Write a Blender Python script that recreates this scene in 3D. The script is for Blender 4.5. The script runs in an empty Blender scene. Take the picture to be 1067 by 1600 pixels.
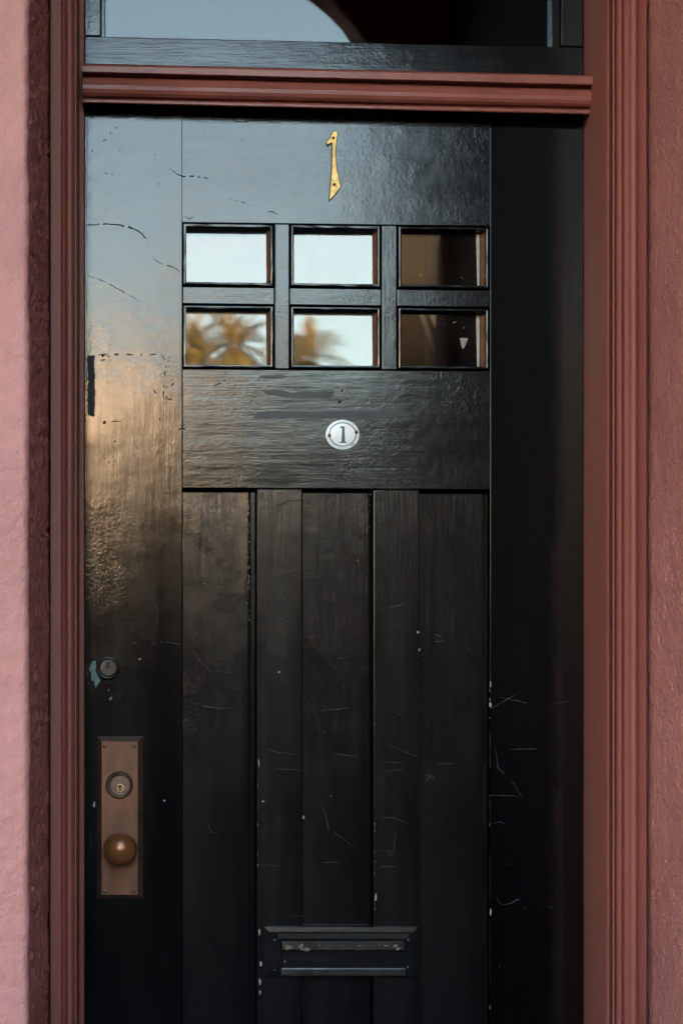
import bpy, bmesh, math, random
from mathutils import Vector, noise
random.seed(7)
R = math.radians

# ------------------------------------------------------------------ camera
D = 2.6            # metres from lens to door plane
VX, VY = 260.0, 1000.0   # pixel of the photograph straight ahead of the lens
S = D / 2253.0     # metres per photo pixel on the door plane
ZC = 1.328
scene = bpy.context.scene
cam_d = bpy.data.cameras.new('camera'); cam = bpy.data.objects.new('camera', cam_d)
scene.collection.objects.link(cam)
cam.location = (0, -D, ZC); cam.rotation_euler = (R(90), 0, 0)
cam_d.sensor_fit = 'VERTICAL'; cam_d.sensor_height = 36; cam_d.sensor_width = 24
cam_d.lens = 2253 / 1600 * 36
cam_d.shift_x = (533.5 - VX) / 1600; cam_d.shift_y = (VY - 800) / 1600
cam_d.clip_start = 0.05; cam_d.clip_end = 2000
cam_d.dof.use_dof = True; cam_d.dof.focus_distance = D; cam_d.dof.aperture_fstop = 5.0
scene.camera = cam

# ------------------------------------------------------------------ sky, sun, exposure
SUN_EL, SUN_AZ = 9.0, -8.0       # behind the house, slightly to its left
world = bpy.data.worlds.new('World'); scene.world = world; world.use_nodes = True
wn = world.node_tree.nodes; wl = world.node_tree.links
bg = wn['Background']; sky = wn.new('ShaderNodeTexSky'); sky.sky_type = 'NISHITA'
sky.sun_disc = False; sky.sun_elevation = R(SUN_EL); sky.sun_rotation = R(SUN_AZ)
sky.air_density = 1.0; sky.dust_density = 2.5; sky.ozone_density = 0.6
wl.new(sky.outputs[0], bg.inputs[0]); bg.inputs[1].default_value = 0.15
sun_d = bpy.data.lights.new('sun', 'SUN'); sun_d.energy = 4.5; sun_d.angle = R(0.5); sun_d.color = (1, .78, .52)
sun = bpy.data.objects.new('sun', sun_d); scene.collection.objects.link(sun)
sdir = Vector((math.sin(R(SUN_AZ)) * math.cos(R(SUN_EL)), math.cos(R(SUN_AZ)) * math.cos(R(SUN_EL)), math.sin(R(SUN_EL))))
sun.rotation_euler = sdir.to_track_quat('Z', 'Y').to_euler(); sun.location = (0, 5, 30)
vs = scene.view_settings; vs.view_transform = 'Standard'; vs.look = 'None'; vs.gamma = 1.0; vs.exposure = 4.4
vs.use_white_balance = True; vs.white_balance_temperature = 7000; vs.white_balance_tint = 10
scene.cycles.use_denoising = True
scene.cycles.max_bounces = 10; scene.cycles.diffuse_bounces = 5; scene.cycles.glossy_bounces = 5
scene.cycles.transmission_bounces = 8
scene.cycles.caustics_reflective = False; scene.cycles.caustics_refractive = False
scene.cycles.sample_clamp_indirect = 20

# ------------------------------------------------------------------ helpers
COL = scene.collection
def lerp(a, b, t): return a + (b - a) * t
def P(px, py, e=0.0):
    """photo pixel -> world point lying e metres in front of the door plane"""
    k = S * (D - e) / D
    return Vector(((px - VX) * k, -e, ZC + (VY - py) * k))
SL = [(-400, .022), (175, .0165), (350, .0125), (460, .0125), (580, .007), (765, .006), (1450, .003), (2400, 0)]
def slope(y):
    for (a, u), (b, v) in zip(SL, SL[1:]):
        if y <= b: return lerp(u, v, max(0, (y - a) / (b - a)))
    return 0
def W(px, py, e=0.0):                      # the old door is a little out of square
    return P(px, py + slope(py) * (px - 533), e)
def M_(px): return (px - VX) * S
FLOOR_PY = VY + ZC / S

def tag(o, label=None, cat=None, group=None, kind=None):
    if label: o['label'] = label
    if cat: o['category'] = cat
    if group: o['group'] = group
    if kind: o['kind'] = kind
    return o
def wloc(o):
    v = Vector((0, 0, 0))
    while o: v += o.location; o = o.parent
    return v
def empty(name, loc, label=None, cat=None, group=None, kind=None):
    o = bpy.data.objects.new(name, None); COL.objects.link(o); o.location = loc
    o.empty_display_size = .1
    return tag(o, label, cat, group, kind)
def obj(name, bm, mats, parent=None, smooth=False, origin=None):
    """world-space bmesh -> one object whose origin sits at its own centre"""
    if not isinstance(mats, (list, tuple)): mats = [mats]
    bm.normal_update()
    vs_ = [v.co for v in bm.verts]
    if origin is None:
        origin = Vector([(min(v[i] for v in vs_) + max(v[i] for v in vs_)) / 2 for i in range(3)])
    for v in bm.verts: v.co -= origin
    me = bpy.data.meshes.new(name); bm.to_mesh(me); bm.free()
    for m in mats: me.materials.append(MAT[m])
    if smooth:
        for p in me.polygons: p.use_smooth = True
    o = bpy.data.objects.new(name, me); COL.objects.link(o)
    if parent: o.parent = parent; o.location = origin - wloc(parent)
    else: o.location = origin
    return o
def box8(bm, pts, bev=0.0, seg=2):
    """pts: four front corners (tl,tr,br,bl) then four back corners"""
    v = [bm.verts.new(p) for p in pts]
    fs = [bm.faces.new([v[i] for i in q]) for q in ((0,3,2,1),(4,5,6,7),(0,1,5,4),(1,2,6,5),(2,3,7,6),(3,0,4,7))]
    bmesh.ops.recalc_face_normals(bm, faces=fs)
    if bev > 0:
        es = list({e for f in fs for e in f.edges})
        bmesh.ops.bevel(bm, geom=es, offset=bev, segments=seg, profile=.5, affect='EDGES')
def slab(px0, py0, px1, py1, e0, e1, bev=.0012, warp=True, seg=2):
    bm = bmesh.new(); F = W if warp else P
    f = [F(px0, py0), F(px1, py0), F(px1, py1), F(px0, py1)]
    fr = [Vector((p.x, -e0, p.z)) for p in f]; bk = [Vector((p.x, -e1, p.z)) for p in f]
    box8(bm, fr + bk, bev, seg); return bm
def cbox(x0, x1, y0, y1, z0, z1, bev=0):
    bm = bmesh.new()
    box8(bm, [Vector(c) for c in ((x0,y0,z1),(x1,y0,z1),(x1,y0,z0),(x0,y0,z0),(x0,y1,z1),(x1,y1,z1),(x1,y1,z0),(x0,y1,z0))], bev)
    return bm
def lathe(center, prof, n=48):
    """prof: (radius, e) pairs, axis pointing out of the door at center (x,z)"""
    bm = bmesh.new(); rings = []
    for r, e in prof:
        if r < 1e-6: rings.append([bm.verts.new((center[0], -e, center[1]))])
        else: rings.append([bm.verts.new((center[0] + r * math.cos(2*math.pi*i/n), -e, center[1] + r * math.sin(2*math.pi*i/n))) for i in range(n)])
    for a, b in zip(rings, rings[1:]):
        for i in range(n):
            j = (i + 1) % n
            if len(a) == 1 and len(b) == 1: continue
            if len(a) == 1: bm.faces.new((a[0], b[i], b[j]))
            elif len(b) == 1: bm.faces.new((a[i], b[0], a[j]))
            else: bm.faces.new((a[i], b[i], b[j], a[j]))
    bmesh.ops.recalc_face_normals(bm, faces=bm.faces[:]); return bm

# ------------------------------------------------------------------ materials
MAT = {}
class NT:
    def __init__(self, name):
        m = bpy.data.materials.new(name); m.use_nodes = True; MAT[name] = m
        self.t = m.node_tree; self.b = self.t.nodes['Principled BSDF']
        self.tc = self.t.nodes.new('ShaderNodeTexCoord')
    def n(self, ty, **kw):
        x = self.t.nodes.new(ty)
        for k, v in kw.items(): setattr(x, k, v)
        return x
    def l(self, a, b): self.t.links.new(a, b)
    def noise(self, scale, vec=(1,1,1), detail=3, rough=.5, dist=0, off=(0,0,0)):
        mp = self.n('ShaderNodeMapping'); mp.inputs['Scale'].default_value = vec; mp.inputs['Location'].default_value = off
        self.l(self.tc.outputs['Object'], mp.inputs[0])
        x = self.n('ShaderNodeTexNoise'); x.inputs['Scale'].default_value = scale; x.inputs['Detail'].default_value = detail
        x.inputs['Roughness'].default_value = rough; x.inputs['Distortion'].default_value = dist
        self.l(mp.outputs[0], x.inputs[0]); return x.outputs[0]
    def ramp(self, src, stops):
        r = self.n('ShaderNodeValToRGB'); el = r.color_ramp.elements
        while len(el) < len(stops): el.new(.5)
        for e, (p, c) in zip(el, stops):
            e.position = p; e.color = (c[0], c[1], c[2], 1) if isinstance(c, (tuple, list)) else (c, c, c, 1)
        self.l(src, r.inputs[0]); return r.outputs[0]
    def math(self, op, a, b=None):
        m = self.n('ShaderNodeMath', operation=op)
        for i, v in enumerate((a, b)):
            if v is None: continue
            if isinstance(v, (int, float)): m.inputs[i].default_value = v
            else: self.l(v, m.inputs[i])
        return m.outputs[0]
    def mix(self, f, a, b):
        m = self.n('ShaderNodeMix', data_type='RGBA')
        if isinstance(f, (int, float)): m.inputs[0].default_value = f
        else: self.l(f, m.inputs[0])
        for i, v in ((6, a), (7, b)):
            if isinstance(v, (tuple, list)): m.inputs[i].default_value = (*v, 1)
            else: self.l(v, m.inputs[i])
        return m.outputs[2]
    def bump(self, h, dist, strength=1.0, prev=None):
        b = self.n('ShaderNodeBump'); b.inputs['Strength'].default_value = strength; b.inputs['Distance'].default_value = dist
        self.l(h, b.inputs['Height'])
        if prev: self.l(prev, b.inputs['Normal'])
        return b.outputs[0]
    def set(self, **kw):
        for k, v in kw.items():
            k = {'col': 'Base Color', 'rough': 'Roughness', 'metal': 'Metallic', 'ior': 'IOR', 'norm': 'Normal', 'trans': 'Transmission Weight', 'coat': 'Coat Weight', 'coat_r': 'Coat Roughness', 'spec': 'Specular IOR Level'}[k]
            if isinstance(v, (int, float)): self.b.inputs[k].default_value = v
            elif isinstance(v, (tuple, list)): self.b.inputs[k].default_value = (*v, 1)
            else: self.l(v, self.b.inputs[k])

def black_paint(name, axis, rough=.10, base=(.0032, .0032, .0036), amp=1.0, stroke=1.0):
    m = NT(name)
    st = {'z': (1, 1, .05), 'x': (.05, 1, 1)}[axis]
    st2 = {'z': (1, 1, .10), 'x': (.10, 1, 1)}[axis]
    fine = m.noise(380, st, 4, .62); mid = m.noise(75, st2, 3, .5); wav = m.noise(14, (1, 1, 1), 2, .5)
    lump = m.noise(150, (1, 1, 1), 3, .55, .8); mask = m.ramp(m.noise(8, (1, 1, 1), 4, .65, off=(3, 1, 2)), [(.44, .08), (.64, 1)])
    pit = m.ramp(m.noise(260, (1, 1, 1), 1, .4, off=(4, 4, 4)), [(.745, 0), (.83, 1)])
    vary = m.ramp(m.noise(5, (1, 1, 1), 3, .6, off=(8, 8, 1)), [(.36, .28), (.66, 1)]); n1 = m.bump(m.math('MULTIPLY', fine, vary), .00013 * stroke); n1 = m.bump(mid, .00014 * stroke, 1, n1); n1 = m.bump(wav, .0006 * amp, 1, n1)
    n1 = m.bump(m.math('MULTIPLY', lump, mask), .00030 * amp, 1, n1); n1 = m.bump(pit, .00012 * amp, 1, n1)
    dirt = m.noise(9, st2, 4, .65, off=(5, 2, 7))
    m.set(col=m.mix(m.ramp(dirt, [(.45, 0), (.8, 1)]), base, (base[0]*2.4+.001, base[1]*2.4+.001, base[2]*2.3+.001)),
          rough=m.ramp(dirt, [(.3, rough * .85), (.75, rough * 1.5)]), ior=1.5, norm=n1)
    return m
black_paint('black_paint_upright', 'z', .130, stroke=1.0); black_paint('black_paint_panel', 'z', .165, (.0036, .0036, .0040), stroke=2.1); black_paint('black_paint_smooth', 'z', .075, (.0012, .0012, .0015), amp=.5, stroke=.28); black_paint('black_paint_level', 'x', .13, amp=1.0, stroke=1.6)
black_paint('black_iron_paint', 'x', .23, (.0025, .003, .004), .8)

def red_paint(name, axis, col, rough=.55):
    m = NT(name); st = {'z': (1, 1, .02), 'x': (.02, 1, 1)}[axis]
    fine = m.noise(160, st, 4, .6); wav = m.noise(12, (1, 1, .4), 2)
    big = m.noise(5, (1, 1, .35), 4, .6, off=(2, 4, 1))
    c = m.mix(m.ramp(big, [(.3, 0), (.75, 1)]), tuple(v * .82 for v in col), tuple(v * 1.12 for v in col))
    speck = m.ramp(m.noise(140, (1, 1, .5), 2, .5, off=(9, 3, 3)), [(.735, 0), (.76, 1)])
    c = m.mix(m.math('MULTIPLY', speck, .5), c, (.10, .035, .03))
    n1 = m.bump(fine, .0005); n1 = m.bump(wav, .0014, 1, n1)
    m.set(col=c, rough=m.ramp(big, [(.3, rough * .85), (.8, rough * 1.2)]), norm=n1, spec=.35)
red_paint('red_brown_trim', 'z', (.265, .078, .060)); red_paint('red_brown_bar', 'x', (.275, .082, .062), .34)

def stucco(name, col, amp=1.0, sa=.003, sb=.0015, scl=60):
    m = NT(name)
    a = m.noise(scl, (1, 1, 1), 3, .5); b = m.noise(260, (1, 1, 1), 3, .6); big = m.noise(4, (1, 1, 1), 4, .6)
    c = m.mix(m.ramp(big, [(.3, 0), (.7, 1)]), tuple(v * .86 for v in col), tuple(v * 1.1 for v in col))
    c = m.mix(m.ramp(a, [(.35, .18), (.6, 0)]), c, tuple(v * .78 for v in col))
    n1 = m.bump(a, sa * amp); n1 = m.bump(b, sb * amp, 1, n1)
    m.set(col=c, rough=.62, norm=n1)
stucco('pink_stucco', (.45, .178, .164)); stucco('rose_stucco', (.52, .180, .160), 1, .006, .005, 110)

def plain(name, col, rough=.6, metal=0, var=.18, scale=8, bump=.0, bscale=60):
    m = NT(name); n = m.noise(scale, (1, 1, 1), 4, .6)
    c = m.mix(m.ramp(n, [(.3, 0), (.72, 1)]), tuple(v * (1 - var) for v in col), tuple(min(1, v * (1 + var)) for v in col))
    m.set(col=c, rough=rough, metal=metal)
    if bump: m.set(norm=m.bump(m.noise(bscale, (1, 1, 1), 4, .6), bump))
    return m
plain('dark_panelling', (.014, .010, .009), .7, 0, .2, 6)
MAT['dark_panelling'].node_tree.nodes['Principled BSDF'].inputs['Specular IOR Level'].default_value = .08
plain('floor_tile', (.035, .026, .024), .6, 0, .2, 6)
plain('paving', (.050, .048, .046), .9, 0, .2, 2, .002, 40)
plain('matte_tar', (.012, .012, .013), .75, 0, .3, 90)
plain('scratch_grey', (.032, .032, .034), .7, 0, .5, 60)
plain('chip_pale', (.30, .22, .18), .8, 0, .35, 120)
plain('chip_ochre', (.13, .10, .065), .8, 0, .4, 120)
plain('verdigris', (.13, .19, .19), .8, 0, .4, 90)
plain('patch_paint', (.016, .016, .019), .48, 0, .1, 30)
plain('wood_putty', (.17, .062, .030), .6, 0, .4, 60, .0006)
plain('pale_strip', (.40, .36, .32), .6, 0, .25, 60, .0004)
plain('dark_gap', (.006, .005, .005), .9)
plain('oxide', (.035, .020, .012), .6, .3, .3, 60)
plain('key_dark', (.004, .004, .004), .8)
plain('hall_brown', (.030, .0255, .024), .8)
plain('rail_tan', (.26, .22, .19), .5)
plain('leaf_dark', (.022, .028, .014), .7, 0, .4, .9)
plain('concrete', (.24, .22, .20), .85, 0, .2, 2, .002, 40)
plain('asphalt', (.035, .035, .036), .9, 0, .2, 1, .003, 80)
plain('lawn', (.03, .045, .018), .9, 0, .4, 1.2, .02, 20)
plain('tan_wall', (.62, .44, .30), .8, 0, .1, .6)
plain('window_dark', (.03, .035, .04), .15)
plain('roof_tile', (.22, .10, .06), .8)
plain('bark', (.10, .07, .045), .9, 0, .3, 4)
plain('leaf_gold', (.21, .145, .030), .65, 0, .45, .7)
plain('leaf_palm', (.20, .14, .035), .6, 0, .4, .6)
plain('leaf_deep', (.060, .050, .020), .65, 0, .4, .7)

def metal(name, col, rough, tarnish, scale=40, metalv=.85, bump=.00012, grain=None):
    m = NT(name); n = m.noise(scale, grain or (1, 1, 1), 5, .65); sp = m.noise(420, (1, 1, 1), 2, .5, off=(1, 5, 2))
    c = m.mix(m.ramp(n, [(.38, 0), (.66, 1)]), col, tarnish)
    c = m.mix(m.ramp(sp, [(.66, 0), (.70, .8)]), c, tuple(v * .25 for v in tarnish))
    m.set(col=c, metal=metalv, rough=m.ramp(n, [(.35, rough), (.7, min(1, rough * 1.35))]), norm=m.bump(n, bump))
metal('gilt_brass', (.86, .60, .24), .50, (.62, .38, .13), 120, .75)
metal('bronze_plate', (.215, .102, .064), .40, (.115, .060, .042), 24, .7, .0001, (1, 1, .3))
metal('bronze_knob', (.255, .098, .040), .27, (.17, .068, .028), 30, .45, .00005)
metal('bronze_dark', (.11, .075, .06), .38, (.06, .045, .038), 40, .8)
metal('steel_dull', (.085, .072, .062), .42, (.05, .043, .038), 80, .85)
metal('cylinder_face', (.20, .135, .10), .40, (.12, .085, .066), 60, .85)
metal('plug_brass', (.38, .24, .14), .38, (.35, .24, .15), 90, .85)

m = NT('white_enamel'); n = m.noise(50, (1, 1, 1), 3)
m.set(col=m.mix(m.ramp(n, [(.4, 0), (.75, 1)]), (.88, .88, .89), (.78, .78, .77)), rough=.18, norm=m.bump(n, .0002))
plain('black_enamel', (.015, .015, .017), .3); plain('rust', (.32, .11, .045), .85, 0, .4, 200)

def glass(name, ior, wave):
    m = NT(name); n = m.noise(9, (1, 1, 1), 1, .4)
    m.set(col=(.93, .96, .95), rough=0.0, trans=1.0, ior=ior)
    if wave: m.set(norm=m.bump(n, wave))
glass('pane_glass', 1.475, 0); glass('transom_glass', 1.36, .0002)

# ------------------------------------------------------------------ setting outside
def sheet(name, x0, x1, y0, y1, z, mat, t=.3):
    return tag(obj(name, cbox(x0, x1, y0, y1, z - t, z), mat), kind='structure')
sheet('ground', -400, 400, -800, 60, -.46, 'lawn', .5)
sheet('pavement', -60, 60, -7.2, 12, -.17, 'paving')
sheet('road', -120, 120, -17.5, -7.35, -.30, 'asphalt', .15)
sheet('kerb', -60, 60, -7.35, -7.2, -.165, 'concrete')
sheet('far_pavement', -120, 120, -20, -17.5, -.17, 'paving')

# ------------------------------------------------------------------ the house
EA, EB = 2.9, 3.06                       # porch arcade, back and front faces
KA = S * (D + EA) / D
KB = S * (D + EB) / D
AXC, AR = (300 - VX) * KB, 305 * KB     # arch centre, radius (seen mirrored in the glass)
ASP = ZC + (VY - 235) * KB              # springing height
PXR = (702 - VX) * KA                   # porch right wall
PXL = -30.0
CEIL = ASP + AR + .25
HOUSE_TOP = 21.3  # unseen height and width, enlarged so the house shades the far side
house = empty('stucco_house', (0, 3, 0), 'rose pink stucco house wall with a deep recess around the door', 'house')

def stucco_strip(name, prof, z0, z1, dz, mat, amp, label=None, deep=.6):
    """prof: (x, y) polyline, finely stepped, extruded in z and roughened with real relief"""
    pts = []
    for (xa, ya), (xb, yb) in zip(prof, prof[1:]):
        L = math.hypot(xb - xa, yb - ya); n = max(1, int(L / dz))
        for i in range(n): pts.append((lerp(xa, xb, i / n), lerp(ya, yb, i / n)))
    pts.append(prof[-1]); nz = int((z1 - z0) / dz)
    nrm = []
    for i in range(len(pts)):
        a = pts[max(0, i - 2)]; b = pts[min(len(pts) - 1, i + 2)]
        dx, dy = b[0] - a[0], b[1] - a[1]; L = math.hypot(dx, dy) or 1
        nrm.append((-dy / L, dx / L))
    bm = bmesh.new(); rows = []
    for k in range(nz + 1):
        z = z0 + (z1 - z0) * k / nz; row = []
        for (x, y), (nx, ny) in zip(pts, nrm):
            q = Vector((x, y, z))
            d = noise.noise(q * 38) * .6 + noise.noise(q * 90 + Vector((7, 3, 1))) * .45 + noise.noise(q * 9) * 1.0
            if y > -EF + .015: d += (noise.noise(q * 75) * .9 + noise.noise(q * 110 + Vector((3, 9, 4))) * .8) * deep
            row.append(bm.verts.new((x + nx * d * amp, y + ny * d * amp, z)))
        rows.append(row)
    for a, b in zip(rows, rows[1:]):
        for i in range(len(a) - 1): bm.faces.new((a[i], a[i + 1], b[i + 1], b[i]))
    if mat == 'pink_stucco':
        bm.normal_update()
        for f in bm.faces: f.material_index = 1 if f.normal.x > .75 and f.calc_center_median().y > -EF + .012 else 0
    o = obj(name, bm, [mat, 'rose_stucco'], house, smooth=True)
    if label: o['label'] = label
    return o
LX = P(76.5, 0, .13).x; RX = P(1017, 0, .135).x
EF = D - 184.0 * (D - .13) / 215.0       # front face of the wall beside the recess
def rc(cx, cy, r, a0, a1, n=8): return [(cx + r * math.cos(R(lerp(a0, a1, i / n))), cy + r * math.sin(R(lerp(a0, a1, i / n)))) for i in range(n + 1)]
# left of the door: recess side then rounded corner then wall face (relief towards the room side)
stucco_strip('wall', [(LX - .45, -EF)] + rc(LX - .010, -EF + .010, .010, 270, 360) + [(LX, .02)], .35, 2.75, .0045, 'pink_stucco', .0021, 'pink stucco wall face beside the recess', 2.3)
# right of the door
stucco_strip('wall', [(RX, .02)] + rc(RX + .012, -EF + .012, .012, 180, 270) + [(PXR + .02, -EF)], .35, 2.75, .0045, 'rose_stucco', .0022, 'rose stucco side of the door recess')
T = .02
def hbox(name, *a, mat='pink_stucco'): return obj(name, cbox(*a), mat, house)
hbox('wall', PXL - .3, LX - .006, -EF + .006, .3, 0, CEIL)                  # mass behind the left face
hbox('wall', RX + .006, PXR + .3, -EF + .006, .3, 0, CEIL)
hbox('wall', LX - .006, RX + .006, -EF + .006, .3, 3.45, CEIL)              # above the doorway
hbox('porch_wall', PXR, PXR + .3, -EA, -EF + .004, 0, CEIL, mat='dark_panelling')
hbox('porch_ceiling', PXL - .3, PXR + .3, -EA, .3, CEIL + .002, CEIL + .2)
hbox('porch_floor', PXL, PXR, -EB - .05, .08, -.16, 0, mat='floor_tile')
for k in range(1): hbox('step', PXL, PXR, -EB - .40, -EB - .052, -.168, -.08, mat='concrete')

c_par0 = (AXC - 2 * AR - .26) - AR - .45
def arcade():
    """street wall with two arched openings"""
    bm = bmesh.new(); n = 28
    xl, xr = -34.0, 24.0
    c2 = AXC - 2 * AR - .26  # second arch, out of view, added to let in more light
    arches = [(c2, AR), (AXC, AR)]
    def quad(pts):
        f = [bm.verts.new((x, -EB, z)) for x, z in pts]; b = [bm.verts.new((x, -EA, z)) for x, z in pts]
        bm.faces.new(f); bm.faces.new(b[::-1])
        return f, b
    def soffit(a, b):
        (x0, z0), (x1, z1) = a, b
        bm.faces.new([bm.verts.new(p) for p in ((x0, -EB, z0), (x1, -EB, z1), (x1, -EA, z1), (x0, -EA, z0))])
    top = ASP + AR + .2
    xs = [c2 - AR - .45]
    for c, r in arches: xs += [c - r, c + r]
    xs.append(xr)
    xe = xs[0]; soffit((xe, 0), (xe, top)); soffit((xl, top), (xe, top))
    for i in range(0, len(xs), 2): quad([(xs[i], -.2), (xs[i + 1], -.2), (xs[i + 1], ASP), (xs[i], ASP)]); quad([(xs[i], ASP), (xs[i + 1], ASP), (xs[i + 1], top), (xs[i], top)])
    for c, r in arches:
        pts = [(c + r * math.cos(math.pi * i / n), ASP + r * math.sin(math.pi * i / n)) for i in range(n + 1)]
        for a, b in zip(pts, pts[1:]):
            quad([a, (a[0], top), (b[0], top), b]); soffit(a, b)
        soffit((c - r, ASP), (c - r, 0)); soffit((c + r, 0), (c + r, ASP))
    quad([(xl, top), (xr, top), (xr, HOUSE_TOP), (xl, HOUSE_TOP)])
    bmesh.ops.remove_doubles(bm, verts=bm.verts[:], dist=1e-5)
    bmesh.ops.recalc_face_normals(bm, faces=bm.faces[:])
    return bm
obj('arcade_wall', arcade(), 'pink_stucco', house)
hbox('roof', -34.2, 24.2, -EB - .2, 3.1, HOUSE_TOP, HOUSE_TOP + .3, mat='roof_tile')
hbox('outer_wall', -34, -33.7, -EA, 2.9, -.2, HOUSE_TOP)
hbox('outer_wall', 23.7, 24, -EA, 2.9, -.2, HOUSE_TOP)
hbox('outer_wall', -34, 24, 2.9, 3.1, 3.55, HOUSE_TOP, mat='concrete')
hbox('outer_wall', -34, -1.3, 2.9, 3.1, -.2, 3.55); hbox('outer_wall', 1.75, 24, 2.9, 3.1, -.2, 3.55)
hbox('added_parapet', c_par0, PXR - .002, -EB + .03, -EA - .03, 0, 1.22, mat='dark_panelling')  # unseen low wall added to keep the lower door reflection dark
# the stair hall behind the door, with an unseen roof opening added to light it
for a in ((-1.2, -1.15, .3, 5.6, 0, 3.5), (1.47, 1.52, .3, 5.6, 0, 3.5), (-1.2, 1.65, 5.6, 5.65, 0, 4.6), (-1.15, 1.47, .3, 5.15, 3.5, 3.54), (-1.2, 1.65, .08, 5.6, -.05, -.002), (-1.2, -1.15, 3.1, 5.6, 3.502, 4.6), (1.47, 1.52, 3.1, 5.6, 3.502, 4.6)):
    hbox('hall_wall', *a, mat='hall_brown')
def rod(name, a, b, r, mat):
    bm = bmesh.new(); ax = (b - a).normalized(); u = ax.orthogonal().normalized(); w = ax.cross(u); n_ = 10; ring = []
    for p in (a, b): ring.append([bm.verts.new(p + (u * math.cos(q) + w * math.sin(q)) * r) for q in [2*math.pi*i/n_ for i in range(n_)]])
    for i in range(n_): bm.faces.new((ring[0][i], ring[0][(i+1) % n_], ring[1][(i+1) % n_], ring[1][i]))
    bm.faces.new(ring[0][::-1]); bm.faces.new(ring[1]); bmesh.ops.recalc_face_normals(bm, faces=bm.faces[:])
    return obj(name, bm, mat, house, smooth=True)
def inside(px, py, d): return Vector(((px - VX) * S * (D + d) / D, d, ZC + (VY - py) * S * (D + d) / D))
rod('stair_rail', inside(650, 470, 5.3), inside(716, 640, 5.3), .012, 'rail_tan'); rod('stair_rail', inside(668, 470, 5.3), inside(734, 640, 5.3), .020, 'rail_tan')

# ------------------------------------------------------------------ door frame
frame = empty('door_frame', (M_(522), 0, 0), 'red brown painted moulded door frame with a moulded bar above the door', 'door frame')
def extrude_profile(name, prof, py0, py1, mat, wob=.0005, seed=0, parent=frame, close=None):
    """prof in (apparent px, e), run from py0 to py1; closed behind"""
    bm = bmesh.new(); rows = []; nz = 60
    pr = [(P(px, 0, e).x, -e) for px, e in prof] + (close or [])
    z0, z1 = P(0, py1).z, P(0, py0).z
    for k in range(nz + 1):
        z = lerp(z0, z1, k / nz); row = []
        for i, (x, y) in enumerate(pr):
            w = noise.noise(Vector((seed + i * .35, 3.1, z * 3))) * wob + noise.noise(Vector((seed + i * .6, 8.1, z * 16))) * wob * .5
            row.append(bm.verts.new((x + w, y + w, z)))
        rows.append(row)
    n = len(pr)
    for a, b in zip(rows, rows[1:]):
        for i in range(n): bm.faces.new((a[i], a[(i + 1) % n], b[(i + 1) % n], b[i]))
    bm.faces.new(rows[0][::-1]); bm.faces.new(rows[-1])
    bmesh.ops.recalc_face_normals(bm, faces=bm.faces[:])
    return obj(name, bm, mat, parent)
xL = P(131.5, 0).x; xR = P(912, 0).x
extrude_profile('jamb', [(132.4, .0), (132.2, .012), (131.4, .0145), (125.2, .0155), (124.0, .018), (121.4, .130), (120.4, .134)], -420, FLOOR_PY, 'red_brown_trim', .0004, 1, close=[(P(120.2, 0, .138).x - .012, .06), (xL + .001, .06)])
extrude_profile('casing', [(120.0, .130), (119.8, .149), (117.6, .1495), (116.4, .141), (112, .1345), (107, .1345), (103.4, .142), (102, .150), (99, .1525), (97.6, .151), (97.0, .158), (95.5, .1605), (81, .1625), (79.3, .161), (78.6, .156)], -420, FLOOR_PY, 'red_brown_trim', .0004, 2, close=[(P(78.6, 0, .156).x, -.06), (P(119.6, 0, .1).x, -.06)])
extrude_profile('jamb', [(912, .0), (946.4, .136), (948.2, .140), (951, .1395), (952, .134), (954, .131)], -420, FLOOR_PY, 'red_brown_trim', .0004, 3, close=[(P(954, 0, .131).x + .002, .06), (xR, .06)])
extrude_profile('casing', [(954.6, .120), (955, .133), (957, .139), (959.5, .139), (961, .133), (962.2, .141), (964, .150), (967, .154), (970, .154), (972.5, .149), (975, .1455), (981, .1455), (983.5, .150), (987, .1555), (991, .1565), (994, .155), (995.6, .150), (996.4, .139), (1009, .136), (1010.5, .132)], -420, FLOOR_PY, 'red_brown_trim', .0004, 4, close=[(P(1010.5, 0, .132).x, -.06), (P(955.5, 0, .1).x, -.06)])
# dark joints between casing and plaster
obj('joint', cbox(LX - .02, P(80, 0, .13).x, -.09, -.05, 0, 2.9), 'dark_gap', frame)
obj('joint', cbox(P(1008, 0, .12).x, RX + .01, -.09, -.05, 0, 2.9), 'dark_gap', frame)
# moulded bar between door and transom: (e, y at left jamb, y at right jamb)
bar = [(.000, 99, 117), (.050, 100, 118), (.0565, 101.0, 119.0), (.0575, 103, 121), (.0575, 111.5, 131.5), (.055, 113.2, 133.2), (.040, 114.5, 134.5), (.0385, 117.5, 137.6),
       (.041, 120, 139.8), (.0455, 125, 144.5), (.049, 132, 151), (.0495, 138, 157), (.047, 144, 162), (.042, 149, 166.5), (.0375, 151, 168.2), (.0335, 152, 169), (.0330, 153.6, 171), (.0385, 154.4, 172), (.0395, 156, 173.4), (.0395, 158.8, 176.6), (.0375, 160.6, 178.4), (.0, 161, 179)]
bm = bmesh.new(); rows = []; N = 90
for k in range(N + 1):
    t = k / N; row = []
    for i, (e, yl, yr) in enumerate(bar):
        x = lerp(xL + .0006, xR - .0006, t); kk = S * (D - e) / D
        w = noise.noise(Vector((i * .4, 1.7, t * 8))) * .0005 + noise.noise(Vector((i * .8, 5.7, t * 40))) * .0003
        row.append(bm.verts.new((x, -e + (w if e > 0 else 0), ZC + (VY - lerp(yl, yr, t)) * kk + w)))
    rows.append(row)
for a, b in zip(rows, rows[1:]):
    for i in range(len(bar)): bm.faces.new((a[i], a[(i + 1) % len(bar)], b[(i + 1) % len(bar)], b[i]))
bm.faces.new(rows[0][::-1]); bm.faces.new(rows[-1]); bmesh.ops.recalc_face_normals(bm, faces=bm.faces[:])
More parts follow.
